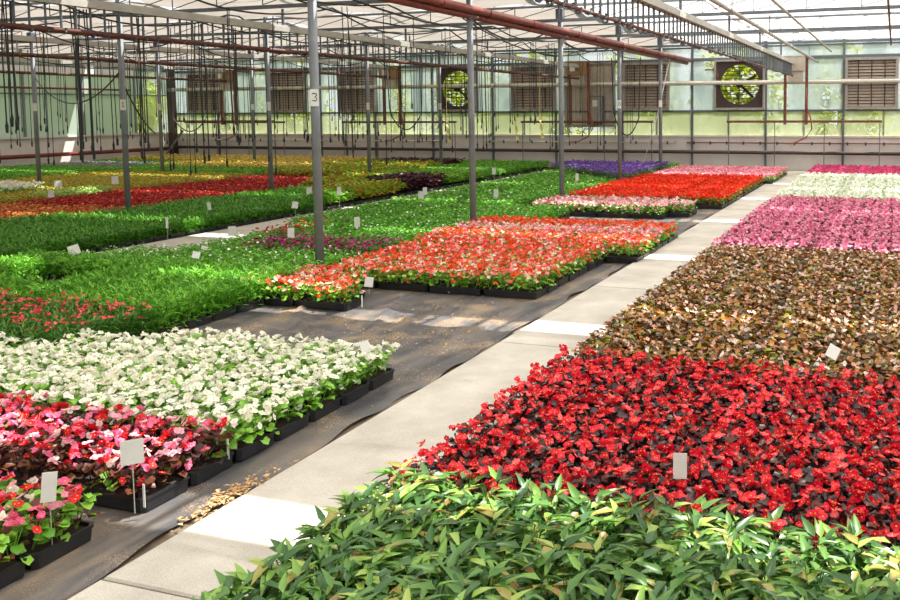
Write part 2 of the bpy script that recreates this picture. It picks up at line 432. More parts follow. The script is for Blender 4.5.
kind('orangeb', '', 'orange-red back-row begonias', weighted((G1, 2), (G2, 2)), weighted(((238, 72, 34), 4), ((244, 110, 60), 2), ((248, 170, 150), 1)), nl=12, nf=12, fr=.022)
kind('scarlet', '', 'scarlet begonias', weighted((G1, 2), ((120, 140, 40), 1)), weighted(((238, 52, 22), 4), ((230, 38, 20), 3), ((246, 92, 44), 2)), nl=10, nf=14, fr=.022)
kind('blush', '', 'blush pink begonias near the wall', [G1, G2], weighted(((246, 150, 172), 4), ((250, 196, 204), 3), ((236, 100, 120), 1)), nl=10, nf=13, fr=.022)
gk = dict(plant='bedding_plant')
kind('feather', '', 'bright feathery green seedlings', [(70, 132, 28), (104, 174, 42), (154, 208, 76)], h=.29, shape='blade', L=.075, W=.016, nl=72, tuft=True, transl=.35, spread=1.3, **gk)
kind('coral', '', 'green seedlings with coral flowers', [(58, 104, 30), (96, 150, 50)], weighted(((232, 76, 90), 3), ((240, 110, 110), 1)), h=.27, shape='blade', L=.075, W=.016, nl=64, nf=4, fr=.0155, tuft=True, transl=.3, spread=1.2, **gk)
kind('dotted', '', 'green seedlings dotted with white flowers', [(70, 134, 32), (110, 178, 50), (154, 208, 80)], weighted(((244, 244, 230), 1)), h=.23, shape='point', L=.055, W=.03, nl=24, nf=.5, fr=.017, transl=.35, **gk)
kind('purple', '', 'green plants with purple-red flowers', [(58, 104, 30), (92, 142, 46)], weighted(((176, 52, 110), 3), ((206, 96, 170), 2), ((140, 30, 60), 2)), h=.22, shape='point', L=.055, W=.034, nl=20, nf=4, fr=.022, transl=.3, **gk)
kind('redfleck', '', 'green plants flecked with red flowers', [(70, 120, 32), (104, 156, 48)], weighted(((196, 60, 46), 1)), h=.22, shape='point', L=.055, W=.034, nl=21, nf=2, fr=.02, transl=.3, **gk)
kind('leafy', '', 'leafy mid-green bedding plants', [(62, 128, 30), (98, 168, 42), (148, 204, 76)], weighted(((240, 240, 228), 2), ((170, 90, 130), 1)), h=.22, shape='point', L=.06, W=.036, nl=21, nf=.2, fr=.018, transl=.35, **gk)
kind('lavender', '', 'lavender-purple flowering plants', [(70, 104, 48), (96, 130, 60)], weighted(((132, 92, 178), 3), ((110, 74, 160), 2), ((160, 120, 190), 1)), h=.33, shape='blade', L=.09, W=.016, nl=34, nf=11, fr=.02, tuft=True, **gk)
kind('dark', '', 'fine dark green seedlings', [(50, 106, 20), (78, 142, 32), (116, 178, 50)], h=.24, shape='blade', L=.07, W=.015, nl=60, tuft=True, transl=.3, spread=1.2, **gk)
kind('orange', '', 'rusty orange foliage plants', weighted(((204, 104, 44), 4), ((222, 146, 76), 3), ((160, 66, 32), 2), ((160, 140, 54), 1)), h=.2, shape='point', L=.05, W=.034, nl=24, mode='LINEAR', transl=.3, **gk)
kind('redfol', '', 'brick-red foliage plants', weighted(((170, 36, 26), 4), ((196, 60, 38), 3), ((120, 24, 22), 2)), h=.22, shape='point', L=.055, W=.036, nl=24, transl=.3, **gk)
kind('olive', '', 'yellow-olive foliage plants', weighted(((170, 164, 46), 4), ((196, 188, 74), 3), ((204, 156, 64), 2), ((126, 146, 44), 2)), h=.22, shape='point', L=.055, W=.034, nl=24, transl=.35, **gk)
kind('gold', '', 'golden orange flowering plants', weighted(((104, 150, 40), 3), ((166, 180, 60), 3)), weighted(((236, 196, 90), 3), ((232, 150, 80), 1), ((244, 224, 140), 3)), h=.28, shape='point', L=.06, W=.034, nl=20, nf=3.5, fr=.022, **gk)
kind('grass', '', 'bright grass-green plants by the left wall', [(70, 136, 30), (104, 172, 48), (150, 196, 84)], h=.26, shape='point', L=.065, W=.036, nl=24, transl=.4, **gk)
kind('greyvio', '', 'grey-lilac foliage plants by the left wall', [(140, 132, 138), (170, 158, 164), (116, 132, 92)], h=.27, shape='point', L=.055, W=.03, nl=24, **gk)
kind('coleus', '', 'lime and orange coleus', weighted(((124, 172, 36), 4), ((170, 190, 54), 3), ((190, 134, 48), 3), ((150, 84, 36), 1)), h=.34, shape='point', L=.085, W=.055, nl=22, transl=.35, plant='coleus_plant')
kind('plum', '', 'dark plum coleus', weighted(((64, 22, 34), 3), ((92, 34, 46), 2), ((44, 20, 28), 2)), h=.36, shape='point', L=.085, W=.055, nl=22, transl=.2, plant='coleus_plant')
kind('whitewest', '', 'white begonias standing in the olive field', [G1, G2], [(250, 247, 236), (244, 240, 222)], nl=12, nf=12, fr=.023, h=.3)
kind('limewest', '', 'pale green plants in the olive field', [(150, 190, 90), (190, 212, 130)], h=.24, shape='point', L=.06, W=.036, nl=22, transl=.4, **gk)
kind('lime', '', 'lime green leafy plants', [(110, 164, 40), (150, 200, 70), (84, 140, 36)], h=.3, shape='point', L=.08, W=.05, nl=22, transl=.4, **gk)

PX, PY = .552, .2795
def lay(k, x, y, edge, corner):
    """place one flat of cultivar k with a label that says where in its block it stands"""
    if not in_view(x, y, 70+750/max(2.5, hypot(x, y))): return
    kk = K[k]
    if corner: lab = f'tray of {kk.desc} at the front path corner of their block'; grp = None
    elif edge: lab = f'tray of {kk.desc} along the path edge of their block'; grp = kk.desc+' trays on the path edge'
    else: lab = f'tray of {kk.desc} inside their block'; grp = kk.desc+' trays'
    d = hypot(x, y)
    tray(kk, x, y, lab, grp, 0 if d < 5.2 else .5 if d < 9 else 1 if d < 14 else 2)

# right bed, X -1.95 .. 0.8
seen = set()
yy = 1.8
while yy < 22.8:
    k = 'vine' if yy < 3.1 else 'red' if yy < 4.95 else 'bronze' if yy < 9.4 else 'pink' if yy < 14.7 else 'whiteback' if yy < 20.2 else 'magenta'
    for i in range(6 if yy < 7 else 5):
        x = -1.95-.276+PX*(i+1)
        if i == 0: x += {'vine': 0, 'red': 0}.get(k, .04)
        lay(k, x, yy, i == 0, i == 0 and k not in seen)
    seen.add(k); yy += PY
# left bed beside the path
def block(k, xr, n, y0, rows, rowfn=None, cornered=True):
    for j in range(rows):
        for i in range(n):
            if rowfn and not rowfn(i, j): continue
            lay(k, xr-.276-PX*i, y0+PY*(j+.5), i == 0, cornered and i == 0 and j == 0)
block('mixgreen', -2.97, 3, 2.0, 2)
block('mixdark', -2.96, 5, 2.76, 2)
block('white', -2.95, 6, 3.33, 5, lambda i, j: not (i >= 4 and j >= 3) and not (i == 3 and j == 4))
block('salmon', -2.98, 4, 7.08, 7)
block('salmon', -2.62, 5, 7.08+7*PY, 3, cornered=False)
block('rosemid', -2.62, 5, 7.08+10*PY, 2)
block('orangeb', -2.62, 5, 7.08+12*PY, 2)
for i in range(2): lay('salmon', -4.34-.276-PX*i, 6.2+.14, False, False)
for i in range(2): lay('salmon', -4.5-.276-PX*i, 6.2+.14+PY, False, False)
for i in range(1): lay('salmon', -4.75-.276-PX*i, 6.2+.14+2*PY, False, False)
block('rose', -3.3, 4, 12.85, 4)
lay('rose', -2.97-.276, 13.15+.14, True, False); lay('rose', -2.97-.276, 13.15+.14+PY, True, False)
for j in range(17):
    for i in range(5):
        if j < 0: continue
        if i >= 1 and j < 0: continue
        lay('scarlet', -2.68-.276-PX*i, 14.3+PY*(j+.5), i == 0, i == 0 and j == 0)
for j in range(10):
    for i in range(5): lay('blush', -2.5-.276-PX*i, 19.25+PY*(j+.5), i == 0, i == 0 and j == 0)
# middle field between the first post row and the second path
def mid_kind(x, y):
    if y < 5.15 and x < -5.3: return 'coral'
    if y < 6.6: return 'feather'
    if y < 7.55: return 'dotted'
    if y < 8.7: return 'purple' if x > -7.2 and y > 7.9 else 'dotted'
    if 8.7 <= y < 9.9 and x < -7.2: return 'redfleck'
    if y > 17.6-(x+5.5)*1.0 and y < 21.2: return 'lavender'
    if y >= 20.6: return 'grass'
    return 'leafy'
for j in range(68):
    y = 4.2+PY*(j+.5)
    for i in range(6):
        x = -5.28-.276-PX*i
        if y < 6.9: x += .12
        if x < -8.25 or y > 22.72 or (i == 0 and 12.65 < y < 14.15) or (y < 4.75 and x > -5.25) or (y < 4.3 and x > -5.3) : continue
        if (5.7 < y < 6.5 and -7.8 < x < -6.95) or (7.6 <= y < 10.0 and x < -7.5): continue
        if y > 11.05 and i == 0 and y < 12.65: lay('leafy', -5.0, y, False, False)
        lay(mid_kind(x, y), x, y, False, False)
# west field beyond the second path
def west_kind(x, y):
    if -16.6 < x < -15.5 and 11.9 < y < 12.6: return 'whitewest'
    if -15.3 < x < -13.9 and 12.0 < y < 13.2: return 'limewest'
    if x > -11.75+max(0, (y-9)*.28) and y < 11.3: return 'dark'
    if x > -11.5 and y < 13.3: return 'dark' if y < 12.4 or x < -9.8 else 'lime'
    if x > -11.2 and y < 14.6: return 'leafy' if x < -10.2 else 'coleus'
    if x > -14.4:
        if y < 10.9: return 'orange'
        if y < 16.8 and x < -11.0: return 'redfol'
        if y > 20.6: return 'plum' if -13.2 < x < -11.2 and y < 21.6 else 'grass'
        if x > -10.4 and 15.0 < y < 16.6: return 'plum'
        if x > -11.0 and y > 16.6: return 'lime' if y < 18.4 else 'grass'
        return 'coleus'
    if x > -18.8:
        if y > 17.2: return 'gold' if y > 18.2 else 'grass'
        return 'olive'
    if y > 17.9 and y < 19.6 and x < -19.4: return 'greyvio'
    return 'grass' if y < 20.5 else 'gold'
for j in range(66):
    y = 4.9+PY*(j+.5)
    for i in range(25):
        x = -9.05-.276-PX*i
        if -14.75 < x < -14.2 or y > 22.72: continue
        lay(west_kind(x, y), x, y, i == 0, False)
# stray white begonias standing out in the olive field
# ------------------------------------------------------------------ plant labels
def on(px, py, z):
    d = fw+rt*((px-450-CSX)/CF)-up*((py-300-CSY)/CF); t = (z-CH)/d.z
    return d.x*t, d.y*t
def plant_label(px, py, z, w, h, label, tilt=.2, roll=0., stake=True):
    x, y = on(px, py, z)
    yaw = math.atan2(-x, y)
    t = thing('plant_label', label, 'plant label', (x, y, .05), yaw)
    mb = MB(); mb.box(-w/2, -.002, -h/2, w/2, .002, h/2)
    c = mb.build('card', M['tag'], t, loc=(0, 0, z-.05)); c.rotation_euler = (-tilt, roll, 0)
    s = MB(); s.tube([(0, .004, 0), (0, .004, z-.05)], .0025, 6); s.build('stake', M['stake'], t)
for a in [
    (132, 452, .31, .085, .1, 'white label card on a stake in the mixed dark-leaved begonias', .1),
    (49, 487, .29, .05, .11, 'narrow white label in the front green-leaved mixed begonias', .1, .1),
    (680, 466, .27, .055, .1, 'white label card among the deep red begonias', .15),
    (833, 352, .25, .07, .085, 'white label card tilted among the bronze begonias', .7, .5),
    (365, 347, .26, .055, .075, 'white label at the back corner of the white begonias', .5, -.3),
    (369, 282, .16, .075, .09, 'white label in front of the salmon begonias', .3, .15),
    (74, 250, .3, .1, .11, 'grey-white tilted label at the near end of the second path', .6, -.3),
    (196, 255, .27, .07, .07, 'white label in the green seedlings dotted with white', .5, .3),
    (232, 231, .2, .09, .12, 'white label at the corner of the second path', .2),
    (204, 250, .2, .07, .09, 'label lying beside the second path', .5, .3),
    (209, 206, .28, .05, .12, 'slim white label in the fine dark green seedlings', .1, -.15),
    (167, 223, .26, .03, .14, 'very thin white label near the second path', .1),
    (291, 233, .28, .075, .12, 'white label in the red-flecked green plants', .1),
    (357, 222, .28, .07, .13, 'white label behind the purple-red flowers', .1),
    (295, 205, .3, .085, .1, 'white label beside the second path by the dark seedlings', .2, .2),
    (309, 191, .32, .09, .12, 'white label left of the post marked 3, in the far greens', .1),
    (339, 191, .32, .07, .14, 'white label right of the post marked 3, in the far greens', .1),
    (421, 195, .33, .09, .12, 'left one of two labels in front of the coleus', .1),
    (425, 191, .35, .07, .12, 'right one of two labels in front of the coleus', .1),
    (496, 194, .28, .08, .16, 'white label right of the second post beside the salmon begonias', .1),
    (494, 171, .4, .08, .14, 'white label in the lime green leafy plants', .1),
    (577, 177, .4, .06, .14, 'white label at the front of the lavender-purple flowers', .1),
    (115, 180, .35, .12, .16, 'white label in the olive field left of the post', .1),
    (58, 184, .3, .13, .13, 'white label in the olive field far left', .1),
    (51, 194, .28, .09, .12, 'white label at the front of the olive field', .1),
    (8, 184, .35, .1, .15, 'white label by the white flowers at the left edge', .1)]:
    plant_label(*a)
for (px, py, lab) in [(385, 365, 'short white marker stake at the corner of the white begonias'), (228, 450, 'short white marker stake at the front of the white begonias'), (362, 302, 'short white marker stake on the stray salmon tray'), (144, 497, 'short white marker stake on the mixed dark begonias')]:
    x, y = on(px, py, .1)
    s = MB(); s.box(-.006, -.001, 0, .006, .001, .1)
    tag(s.build('marker_stake', M['white'], loc=(x, y, .055)), lab, 'plant label')

# ------------------------------------------------------------------ ground, paths, mats
YW, XL, XR, YF = 23.6, -23.2, 6.55, -4.0
mb = MB(); mb.box(XL-.2, YF-.2, -.3, XR+.2, YW+.2, 0); struct('floor', mb, M['dirt'])
joints = [-4, -1.0, 2.31, 5.65, 7.72, 11.0, 14.3, 17.6, 20.9, 23.55]
def slabs(x0, x1, js):
    for a, b in zip(js, js[1:]):
        s = MB(); c = .012
        r = lambda i, z: [(x0+i, a+.006+i, z), (x1-i, a+.006+i, z), (x1-i, b-.006-i, z), (x0+i, b-.006-i, z)]
        s.loft([r(0, -.04), r(0, .018), r(.007, .026)], 0, True, True)
        struct('path_slab', s, M['concrete'])
slabs(-2.68, -1.93, joints)
slabs(-8.3, -7.05, [5.6, 6.6])
slabs(-9.0, -8.3, [4.9, 6.2, 9.5, 12.8, 16.1, 19.4, 22.7, 23.5])
def weed_mat(x0, x1, y0, y1, label, dx=.05, dy=.04, ruffle=True):
    nx, ny = int((x1-x0)/dx), int((y1-y0)/dy); vs = []; fs = []
    for j in range(ny+1):
        for i in range(nx+1):
            x = x0+(x1-x0)*i/nx; y = y0+(y1-y0)*j/ny
            z = .004+.003*(1+sin(x*7+y*2.1+sin(y*1.7)*2))*.5
            for (a, b, c, w, h) in ((.55, 1, 3.1, .035, .03), (.2, 1, 4.35, .03, .03), (-.5, 1, 7.4, .03, .03), (.9, 1, 1.9, .04, .03), (.75, 1, 2.5, .03, .03), (.15, 1, 5.2, .025, .03), (.4, 1, 4.6, .03, .025), (1, .5, -.9, .025, .03)):
                q = (a*x+b*y-c+.12*sin(x*3+c)); z += h*math.exp(-(q/w)**2)
            if ruffle and i == nx: x += .016*sin(y*4.1)+.012*sin(y*11); z = .012+.009*sin(y*5.3)+.006*sin(y*13)
            if ruffle and i == nx-1: x += .01*sin(y*4.1); z += .008
            if ruffle and z > .011: pass
            z = min(z, .04) if -4.8 < x < -2.95 and 4.85 < y < 6.95 else min(z, .011) if not (ruffle and i >= nx-1) else min(z, .024)
            vs.append((x, y, z))
    for j in range(ny):
        for i in range(nx):
            a = j*(nx+1)+i; fs.append((a, a+1, a+nx+2, a+nx+1))
    m = MB(); m.add(vs, fs); o = m.build('weed_mat', M['mat'], None, True)
    tag(o, label, 'ground fabric'); return o
weed_mat(-5.6, -2.72, -1, 11.8, 'black woven weed mat with tan dust beside the concrete path')
weed_mat(-5.6, -2.72, 11.8, 23.5, 'far weed mat under the scarlet begonias', .2, .2)
weed_mat(-8.28, -5.62, 2, 23.5, 'weed mat under the middle green field', .3, .3, False)
weed_mat(-23.0, -9.02, 2, 23.5, 'weed mat under the field left of the second path', .6, .6, False)
# dry straw crumbs
def straw(cx, cy, sx, sy, n, name, label, z=.03):
    m = MB()
    for i in range(n):
        x, y = R.gauss(cx, sx), R.gauss(cy, sy); zz = z+R.uniform(0, .012); a = R.uniform(0, 6.28); l = R.uniform(.006, .02); w = R.uniform(.003, .009)
        c, s = cos(a), sin(a)
        m.add([(x-l*c, y-l*s, zz), (x+w*s, y-w*c, zz+.004), (x+l*c, y+l*s, zz+.003), (x-w*s, y+w*c, zz+.005)], [(0, 1, 2, 3)], 0, R.random())
    o = m.build(name, leaf_mat(name, [(176, 136, 84), (214, 178, 124), (150, 104, 62)], .8, .1)); o['kind'] = 'stuff'; o['label'] = label; o['category'] = 'litter'
straw(-2.73, 3.02, .035, .12, 220, 'straw_crumbs', 'tan dry straw crumbs heaped at the path edge by the begonias', .02)
straw(-3.4, 5.6, .35, .7, 260, 'leaf_litter', 'tan bits of dry leaf scattered over the black weed mat', .02)

# ------------------------------------------------------------------ sun stripe geometry and roof
BAYS = [20.46-3.31*k for k in range(8)]                 # Y of the tie trusses
ROWS = [.6, -5.35, -11.3, -17.25, XL]
tt = MB()
for nB, y in enumerate(BAYS):
    t = thing('roof_truss', f'grey lattice roof truss spanning the house, {["first","second","third","fourth","fifth","sixth","seventh","eighth"][nB]} from the back wall', 'roof truss', (0, y-.17, 0))
    m = MB(); m.box(XL, -.025, 3.13, XR, .025, 3.18); m.build('bottom_chord', M['dsteel'], t)
    m = MB(); m.box(XL, -.018, 3.375, XR, .018, 3.41); m.build('top_chord', M['steel'], t)
    m = MB(); x = XL+.3; up_ = True
    while x < XR-.5:
        m.tube([(x, 0, 3.19), (x, 0, 3.38)], .008, 6)
        m.tube([(x, 0, 3.19), (x+.8, 0, 3.38)], .007, 6); x += .8
    m.build('web', M['dsteel'], t)
# shade cloth: one sheet per bay and span, with a slit left open behind each truss
edges = [-3.2]+[y for y in reversed(BAYS)]+[YW-.05]
def cloth(x0, x1, y0, y1, mat, sag, label):
    nx, ny = 28, 14; vs = []; fs = []; ph = R.uniform(0, 9)
    for j in range(ny+1):
        for i in range(nx+1):
            u, v = i/nx, j/ny; x = x0+(x1-x0)*u; y = y0+(y1-y0)*v
            z = 3.44-sag*(4*v*(1-v))*.5+sag*.35*sin(v*16+ph+2.2*sin(u*5+ph))*(4*v*(1-v))**.5+sag*.25*sin(u*23+v*4+ph)
            vs.append((x, y, z))
    for j in range(ny):
        for i in range(nx):
            a = j*(nx+1)+i; fs.append((a, a+1, a+nx+2, a+nx+1))
    m = MB(); m.add(vs, fs); tag(m.build('shade_curtain', mat, None, True), label, 'shade curtain')
GAP = .32
spans = list(zip(ROWS[1:], ROWS[:-1]))+[(.6, XR)]
for bi, (a, b) in enumerate(zip(edges, edges[1:])):
    for si, (x0, x1) in enumerate(spans):
        left = x1 < -5
        y0 = a+.12+GAP/2 if bi else a; y1 = b+.12-GAP/2 if b < YW-1 else b
        nm = ['near', 'second', 'third', 'fourth', 'fifth', 'sixth', 'seventh', 'eighth', 'last'][bi]
        sp = ['above the path', 'above the middle field', 'above the dark seedlings', 'along the left wall', 'along the right side'][si]
        cloth(x0+.04, x1-.04, y0, y1, M['curtain_left'] if left else M['curtain'], .13 if left else .035, f'{"beige sagging" if left else "white flat"} shade cloth {sp}, {nm} bay from the camera')
# gutters along the post rows, glass ridges above
for si, (x0, x1) in enumerate(zip(ROWS[::-1], ROWS[::-1][1:]+[])):
    pass
allrows = ROWS[::-1]+[XR]
for i, (x0, x1) in enumerate(zip(allrows, allrows[1:])):
    xm = (x0+x1)/2
    for s, (xa, xb) in enumerate(((x0, xm), (xm, x1))):
        za, zb = (3.62, 4.9) if s == 0 else (4.9, 3.62)
        m = MB(); m.add([(xa, YF, za), (xb, YF, zb), (xb, YW, zb), (xa, YW, za)], [(0, 1, 2, 3)])
        struct('roof_pane', m, M['glass'])
    m = MB(); m.tube([(xm, YF, 4.92), (xm, YW, 4.92)], .035, 6)
    y = YF+.3
    while y < YW:
        m.tube([(x0, y, 3.6), (xm, y, 4.88), (x1, y, 3.6)], .011, 4); y += 1.1
    struct('roof_frame', m, M['alu'])
for i, x in enumerate(ROWS):
    m = MB(); m.loft([[(x-.1, y, 3.62), (x-.05, y, 3.5), (x+.05, y, 3.5), (x+.1, y, 3.62), (x+.08, y, 3.62), (x+.04, y, 3.52), (x-.04, y, 3.52), (x-.08, y, 3.62)] for y in (YF, YW)], 0, True, True)
    struct('roof_gutter', m, M['alu'])

# ------------------------------------------------------------------ posts
def stroke(m, pts, r, y):
    m.tube([(a, y, b) for a, b in pts], r, 6)
def glyph(m, ch, s, y):
    if ch == '3':
        p = [(-.28, .42), (-.05, .5), (.22, .42), (.27, .22), (.05, .04), (.26, -.12), (.28, -.34), (.06, -.5), (-.3, -.4)]
        stroke(m, [(a*s, b*s) for a, b in p], s*.075, y)
    elif ch == '1':
        stroke(m, [(-.2*s, .3*s), (0, .5*s), (0, -.5*s)], s*.075, y); stroke(m, [(-.22*s, -.5*s), (.22*s, -.5*s)], s*.07, y)
    else:
        stroke(m, [(.25*cos(q)*s, .5*sin(q)*s) for q in [i*pi/8 for i in range(17)]], s*.075, y)
ords = ['first', 'second', 'third', 'fourth', 'fifth', 'sixth', 'seventh']
def post(x, y, zp, ch, label, w=.078, h=.165):
    t = thing('support_post', label, 'post', (x, y, 0))
    m = MB(); m.tube([(0, 0, 0), (0, 0, 3.5)], .043, 14); m.build('shaft', M['steel'], t, True)
    m = MB(); m.box(-.09, -.09, 0, .09, .09, .012); m.build('base_plate', M['dsteel'], t)
    m = MB(); m.box(-.06, -.06, 3.19, .06, .06, 3.36); m.build('bracket', M['dsteel'], t)
    if zp:
        a = math.atan2(-x, y)*.9
        m = MB(); m.box(-w/2, -.053, zp-h/2, w/2, -.046, zp+h/2); p = m.build('number_plate', M['white'], t); p.rotation_euler = (0, 0, a)
        if ch:
            g = MB(); glyph(g, ch, .075, 0); o = g.build('numeral', M['ink'], p, loc=(0, -.054, zp+.005)); o.scale = (1, .25, 1)
ys = sorted(y for y in BAYS if y > 6)
rowy = {1: [7.25]+ys[1:], 2: ys, 3: ys}
info = {1: ('beside the flower beds', -5.35, [(1.82, '3'), (None, None), (None, None), (1.78, '0'), (1.8, None)]),
        2: ('beyond the second path', -11.3, [(1.8, '1'), (1.8, '1'), (1.78, None), (1.78, None), (1.78, None)]),
        3: ('near the left wall', -17.25, [(1.8, None)]*5)}
for r, (wh, x, pl) in info.items():
    nv = 0
    for i, y in enumerate(ys):
        px = proj(x, y, 1.5)
        if px is None or px[0] < -60: continue
        if r == 2 and i == 0: continue
        zp, ch = pl[i]; nv += 1
        lab = f'grey steel post, {ords[nv-1]} from the camera in the row {wh}'
        if ch == '3': lab = 'grey steel post with white number 3 plate behind the stray salmon trays'
        post(x, y, zp, ch, lab)

# ------------------------------------------------------------------ heating pipes and conveyors
t = thing('heating_pipe', 'thick twin red-brown heating pipes running high along the first post row', 'pipe', (0, 0, 0))
for dx, z in ((.0, 3.03), (-.1, 2.965)):
    m = MB(); m.tube([(-5.26+dx, -3, z), (-5.26+dx, 23.3, z-.06)], .052, 12); m.build('pipe', M['rust'], t, True)
for y in BAYS:
    if y > 5: m = MB(); m.tube([(-5.35, y-.05, 3.14), (-5.35, y-.05, 2.87), (-5.2, y-.05, 2.9)], .012, 6); m.build('hanger', M['dsteel'], t)
for y in [8.1, 9.6, 10.9, 12.4, 14.4, 15.3, 17, 18.5, 19.8, 21.4]:
    m = MB(); m.tube([(-5.26, y, 3.025-.06*(y+3)/26), (-5.26, y+.035, 3.025-.06*(y+3)/26)], .06, 12); m.build('coupling', M['rust'], t)

hook_mb = MB(); hook_mb.tube([(0, 0, .26), (0, 0, -.03), (.008, 0, -.055), (.03, 0, -.065), (.05, 0, -.05), (.055, 0, -.015)], .0125, 6)
HOOK = hook_mb.mesh('hook', [M['alu']])
HOOK_BACKLIT = hook_mb.mesh('hook', [M['dsteel']])  # darker copy of the hook, its backlit shade put into the colour
def conveyor(x, label, pr, pm, y0, zt=2.82, zb=2.55, hm=HOOK, step=.23, railw=.05):
    t = thing('basket_conveyor', label, 'conveyor', (x, 0, 0))
    m = MB(); m.box(-railw, y0, zt-.034, railw, 22.75, zt+.034); m.box(-railw*.4, y0, zt+.034, railw*.4, 22.75, zt+.06); m.build('rail', M['alu'], t)
    m = MB(); m.tube([(.02, y0, zb-.03), (.02, 22.75, zb-.06)], pr, 10); m.build('cable' if pr < .02 else 'pipe', pm, t, True)
    y = y0+.2; n = 0
    while y < 22.6 and n < 98:
        o = link('hook', hm, t, (0, y, zb+R.uniform(-.01, .01)), R.uniform(-.25, .25)+(0 if R.random() < .7 else pi)); y += step*R.uniform(.85, 1.15); n += 1
    for yy_ in BAYS:
        if yy_ > y0:
            m = MB(); m.tube([(0, yy_, zt), (0, yy_, 3.14)], .02, 6); m.build('hanger', M['dsteel'], t)
conveyor(-2.5, 'aluminium rail with J hooks hanging above the main path', .016, M['rust2'], 3.2, railw=.055, hm=HOOK_BACKLIT, step=.2)
conveyor(-8.3, 'grey rail with hooks and rusty pipe hanging above the second path', .032, M['rustpipe'], 4.0, 2.85, 2.58, HOOK_BACKLIT, .175)
conveyor(-14.25, 'hook rail with red pipe hanging over the red foliage field', .038, M['rustpipe'], 6.8, 2.95, 2.72, HOOK, .25)
conveyor(-20.2, 'hook rail with red pipe hanging near the left wall', .036, M['rustpipe'], 11.0, 2.95, 2.7, HOOK, .25)
def drive(x, label, m1, legs=True, hose=True):
    t = thing('conveyor_drive', label, 'motor box', (x, 22.95, 0))
    m = MB(); m.box(-.28, -.2, 2.62, .27, .16, 2.98); m.box(-.3, -.22, 2.98, .29, .18, 3.0); m.build('housing', m1, t)
    m = MB(); m.box(-.17, -.14, 2.36, .2, .1, 2.62); m.build('motor', M['beige'], t)
    m = MB(); m.box(-.17, -.215, 2.72, -.03, -.2, 2.88); m.build('warning_plate', M['white'], t)
    if legs:
        for lx, mm in ((-.24, M['rust2']), (.3, M['rust2'])):
            m = MB(); m.box(lx-.035, -.05, 1.25, lx+.035, .02, 2.98 if lx > 0 else 2.62); m.build('leg', mm, t)
        m = MB(); m.tube([(-1.75, 0, 1.33), (2.15, 0, 1.33)], .03, 8); m.build('guide_rail', M['rust2'], t)
        for lx in (-1.7, -.5, .75, 2.1): m = MB(); m.tube([(lx, 0, 1.33), (lx, 0, .0)], .012, 6); m.build('stand', M['dsteel'], t)
    if hose:
        m = MB(); m.tube([(.3, -.08, 2.2), (.32, -.09, 1.7), (.42, -.1, 1.4), (.45, -.1, 1.15), (.3, -.1, .92), (.0, -.1, .78), (-.2, -.1, .77)], .018, 8); m.build('hose', M['copper'], t, True)
drive(-2.45, 'beige motor box on red legs at the back end of the path conveyor', M['beige'])
drive(-8.35, 'ochre motor box on rusty legs behind the second red-pipe rail', M['orange'])
drive(-14.3, 'rusty motor box behind the rail over the red field', M['orange'])
drive(-20.3, 'rusty motor box near the left corner of the back wall', M['orange'])
for (x, z, y0, y1, r, mm, lab) in [(-1.9, 2.88, -2, 23.3, .028, M['alu'], 'pale pipe with small hooks running high right of the path conveyor'),
                                   (-1.57, 3.14, -2, 23.2, .022, M['alu'], 'thin grey pipe just below the trusses over the right bed'),
                                   (-.11, 3.12, -2, 21.0, .018, M['rust2'], 'thin brown cable under the roof at the right edge')]:
    m = MB(); m.tube([(x, y0, z), (x, y1, z-.03)], r, 8)
    o = tag(m.build('ceiling_pipe', mm, None, True), lab, 'pipe')
    m = MB(); y = 4.0
    for y in BAYS:
        m2 = MB(); m2.tube([(x, y, z-.005), (x+.03, y, z-.03), (x+.03, y, 3.13)], .008, 6); m2.build('hanger', M['dsteel'], o)

# ------------------------------------------------------------------ drip tubes and cables
def drip(x, y, zt, zb, label, group, r=.006):
    t = thing('drip_tube', label, 'drip tube', (x, y, 0), R.uniform(0, 6), group)
    dx, dy = R.uniform(-.05, .05), R.uniform(-.03, .03)
    m = MB(); m.tube([(0, 0, zt), (dx*.5+R.uniform(-.02, .02), dy, zt*.65+zb*.35), (dx, dy, zb+.05)], r, 5); m.build('tube', M['rubber'], t)
    m = MB(); m.tube([(dx, dy, zb+.06), (dx, dy, zb+.035), (dx, dy, zb+.03), (dx, dy, zb-.05)], [.009, .01, .016, .012], 6); m.build('emitter', M['rubber'], t)
lines = [(-6.6, 9.5), (-7.5, 8.5), (-9.2, 8.4), (-10.2, 8.8), (-12.4, 10), (-13.3, 10), (-15.3, 11.5), (-16.2, 12), (-18.4, 13), (-19.3, 14), (-21.4, 15.5)]
for li, (x, y0) in enumerate(lines):
    m = MB(); pts = []; y = y0-3
    while y < 22.8:
        f = ((y-20.46)/3.31) % 1; pts.append((x+.05*sin(y*2), y, 3.125-.32*(4*f*(1-f))*(.4+.6*((li*7) % 3)/2))); y += .25
    m.tube(pts, .012, 6); tag(m.build('supply_tube', M['rubber'], None, True), f'black sagging irrigation tube under the roof, {["first","second","third","fourth","fifth","sixth","seventh","eighth","ninth","tenth","eleventh"][li]} line left of the flower beds', 'irrigation tube')
    y = y0
    while y < 22.6:
        f = ((y-20.46)/3.31) % 1; zt = 3.1-.32*(4*f*(1-f))*(.4+.6*((li*7) % 3)/2)
        zb = R.choice((.95, 1.1, 1.25, 1.35, 1.6))+R.uniform(-.1, .1)
        nclu = R.choice((1, 1, 1, 2, 3))
        for q in range(nclu): drip(x+R.uniform(-.03, .03)+q*.05, y+q*.03, zt, zb+R.uniform(-.12, .12), 'thin black drip tube hanging from a sagging irrigation line', 'hanging drip tubes')
        y += R.uniform(.75, 1.25)
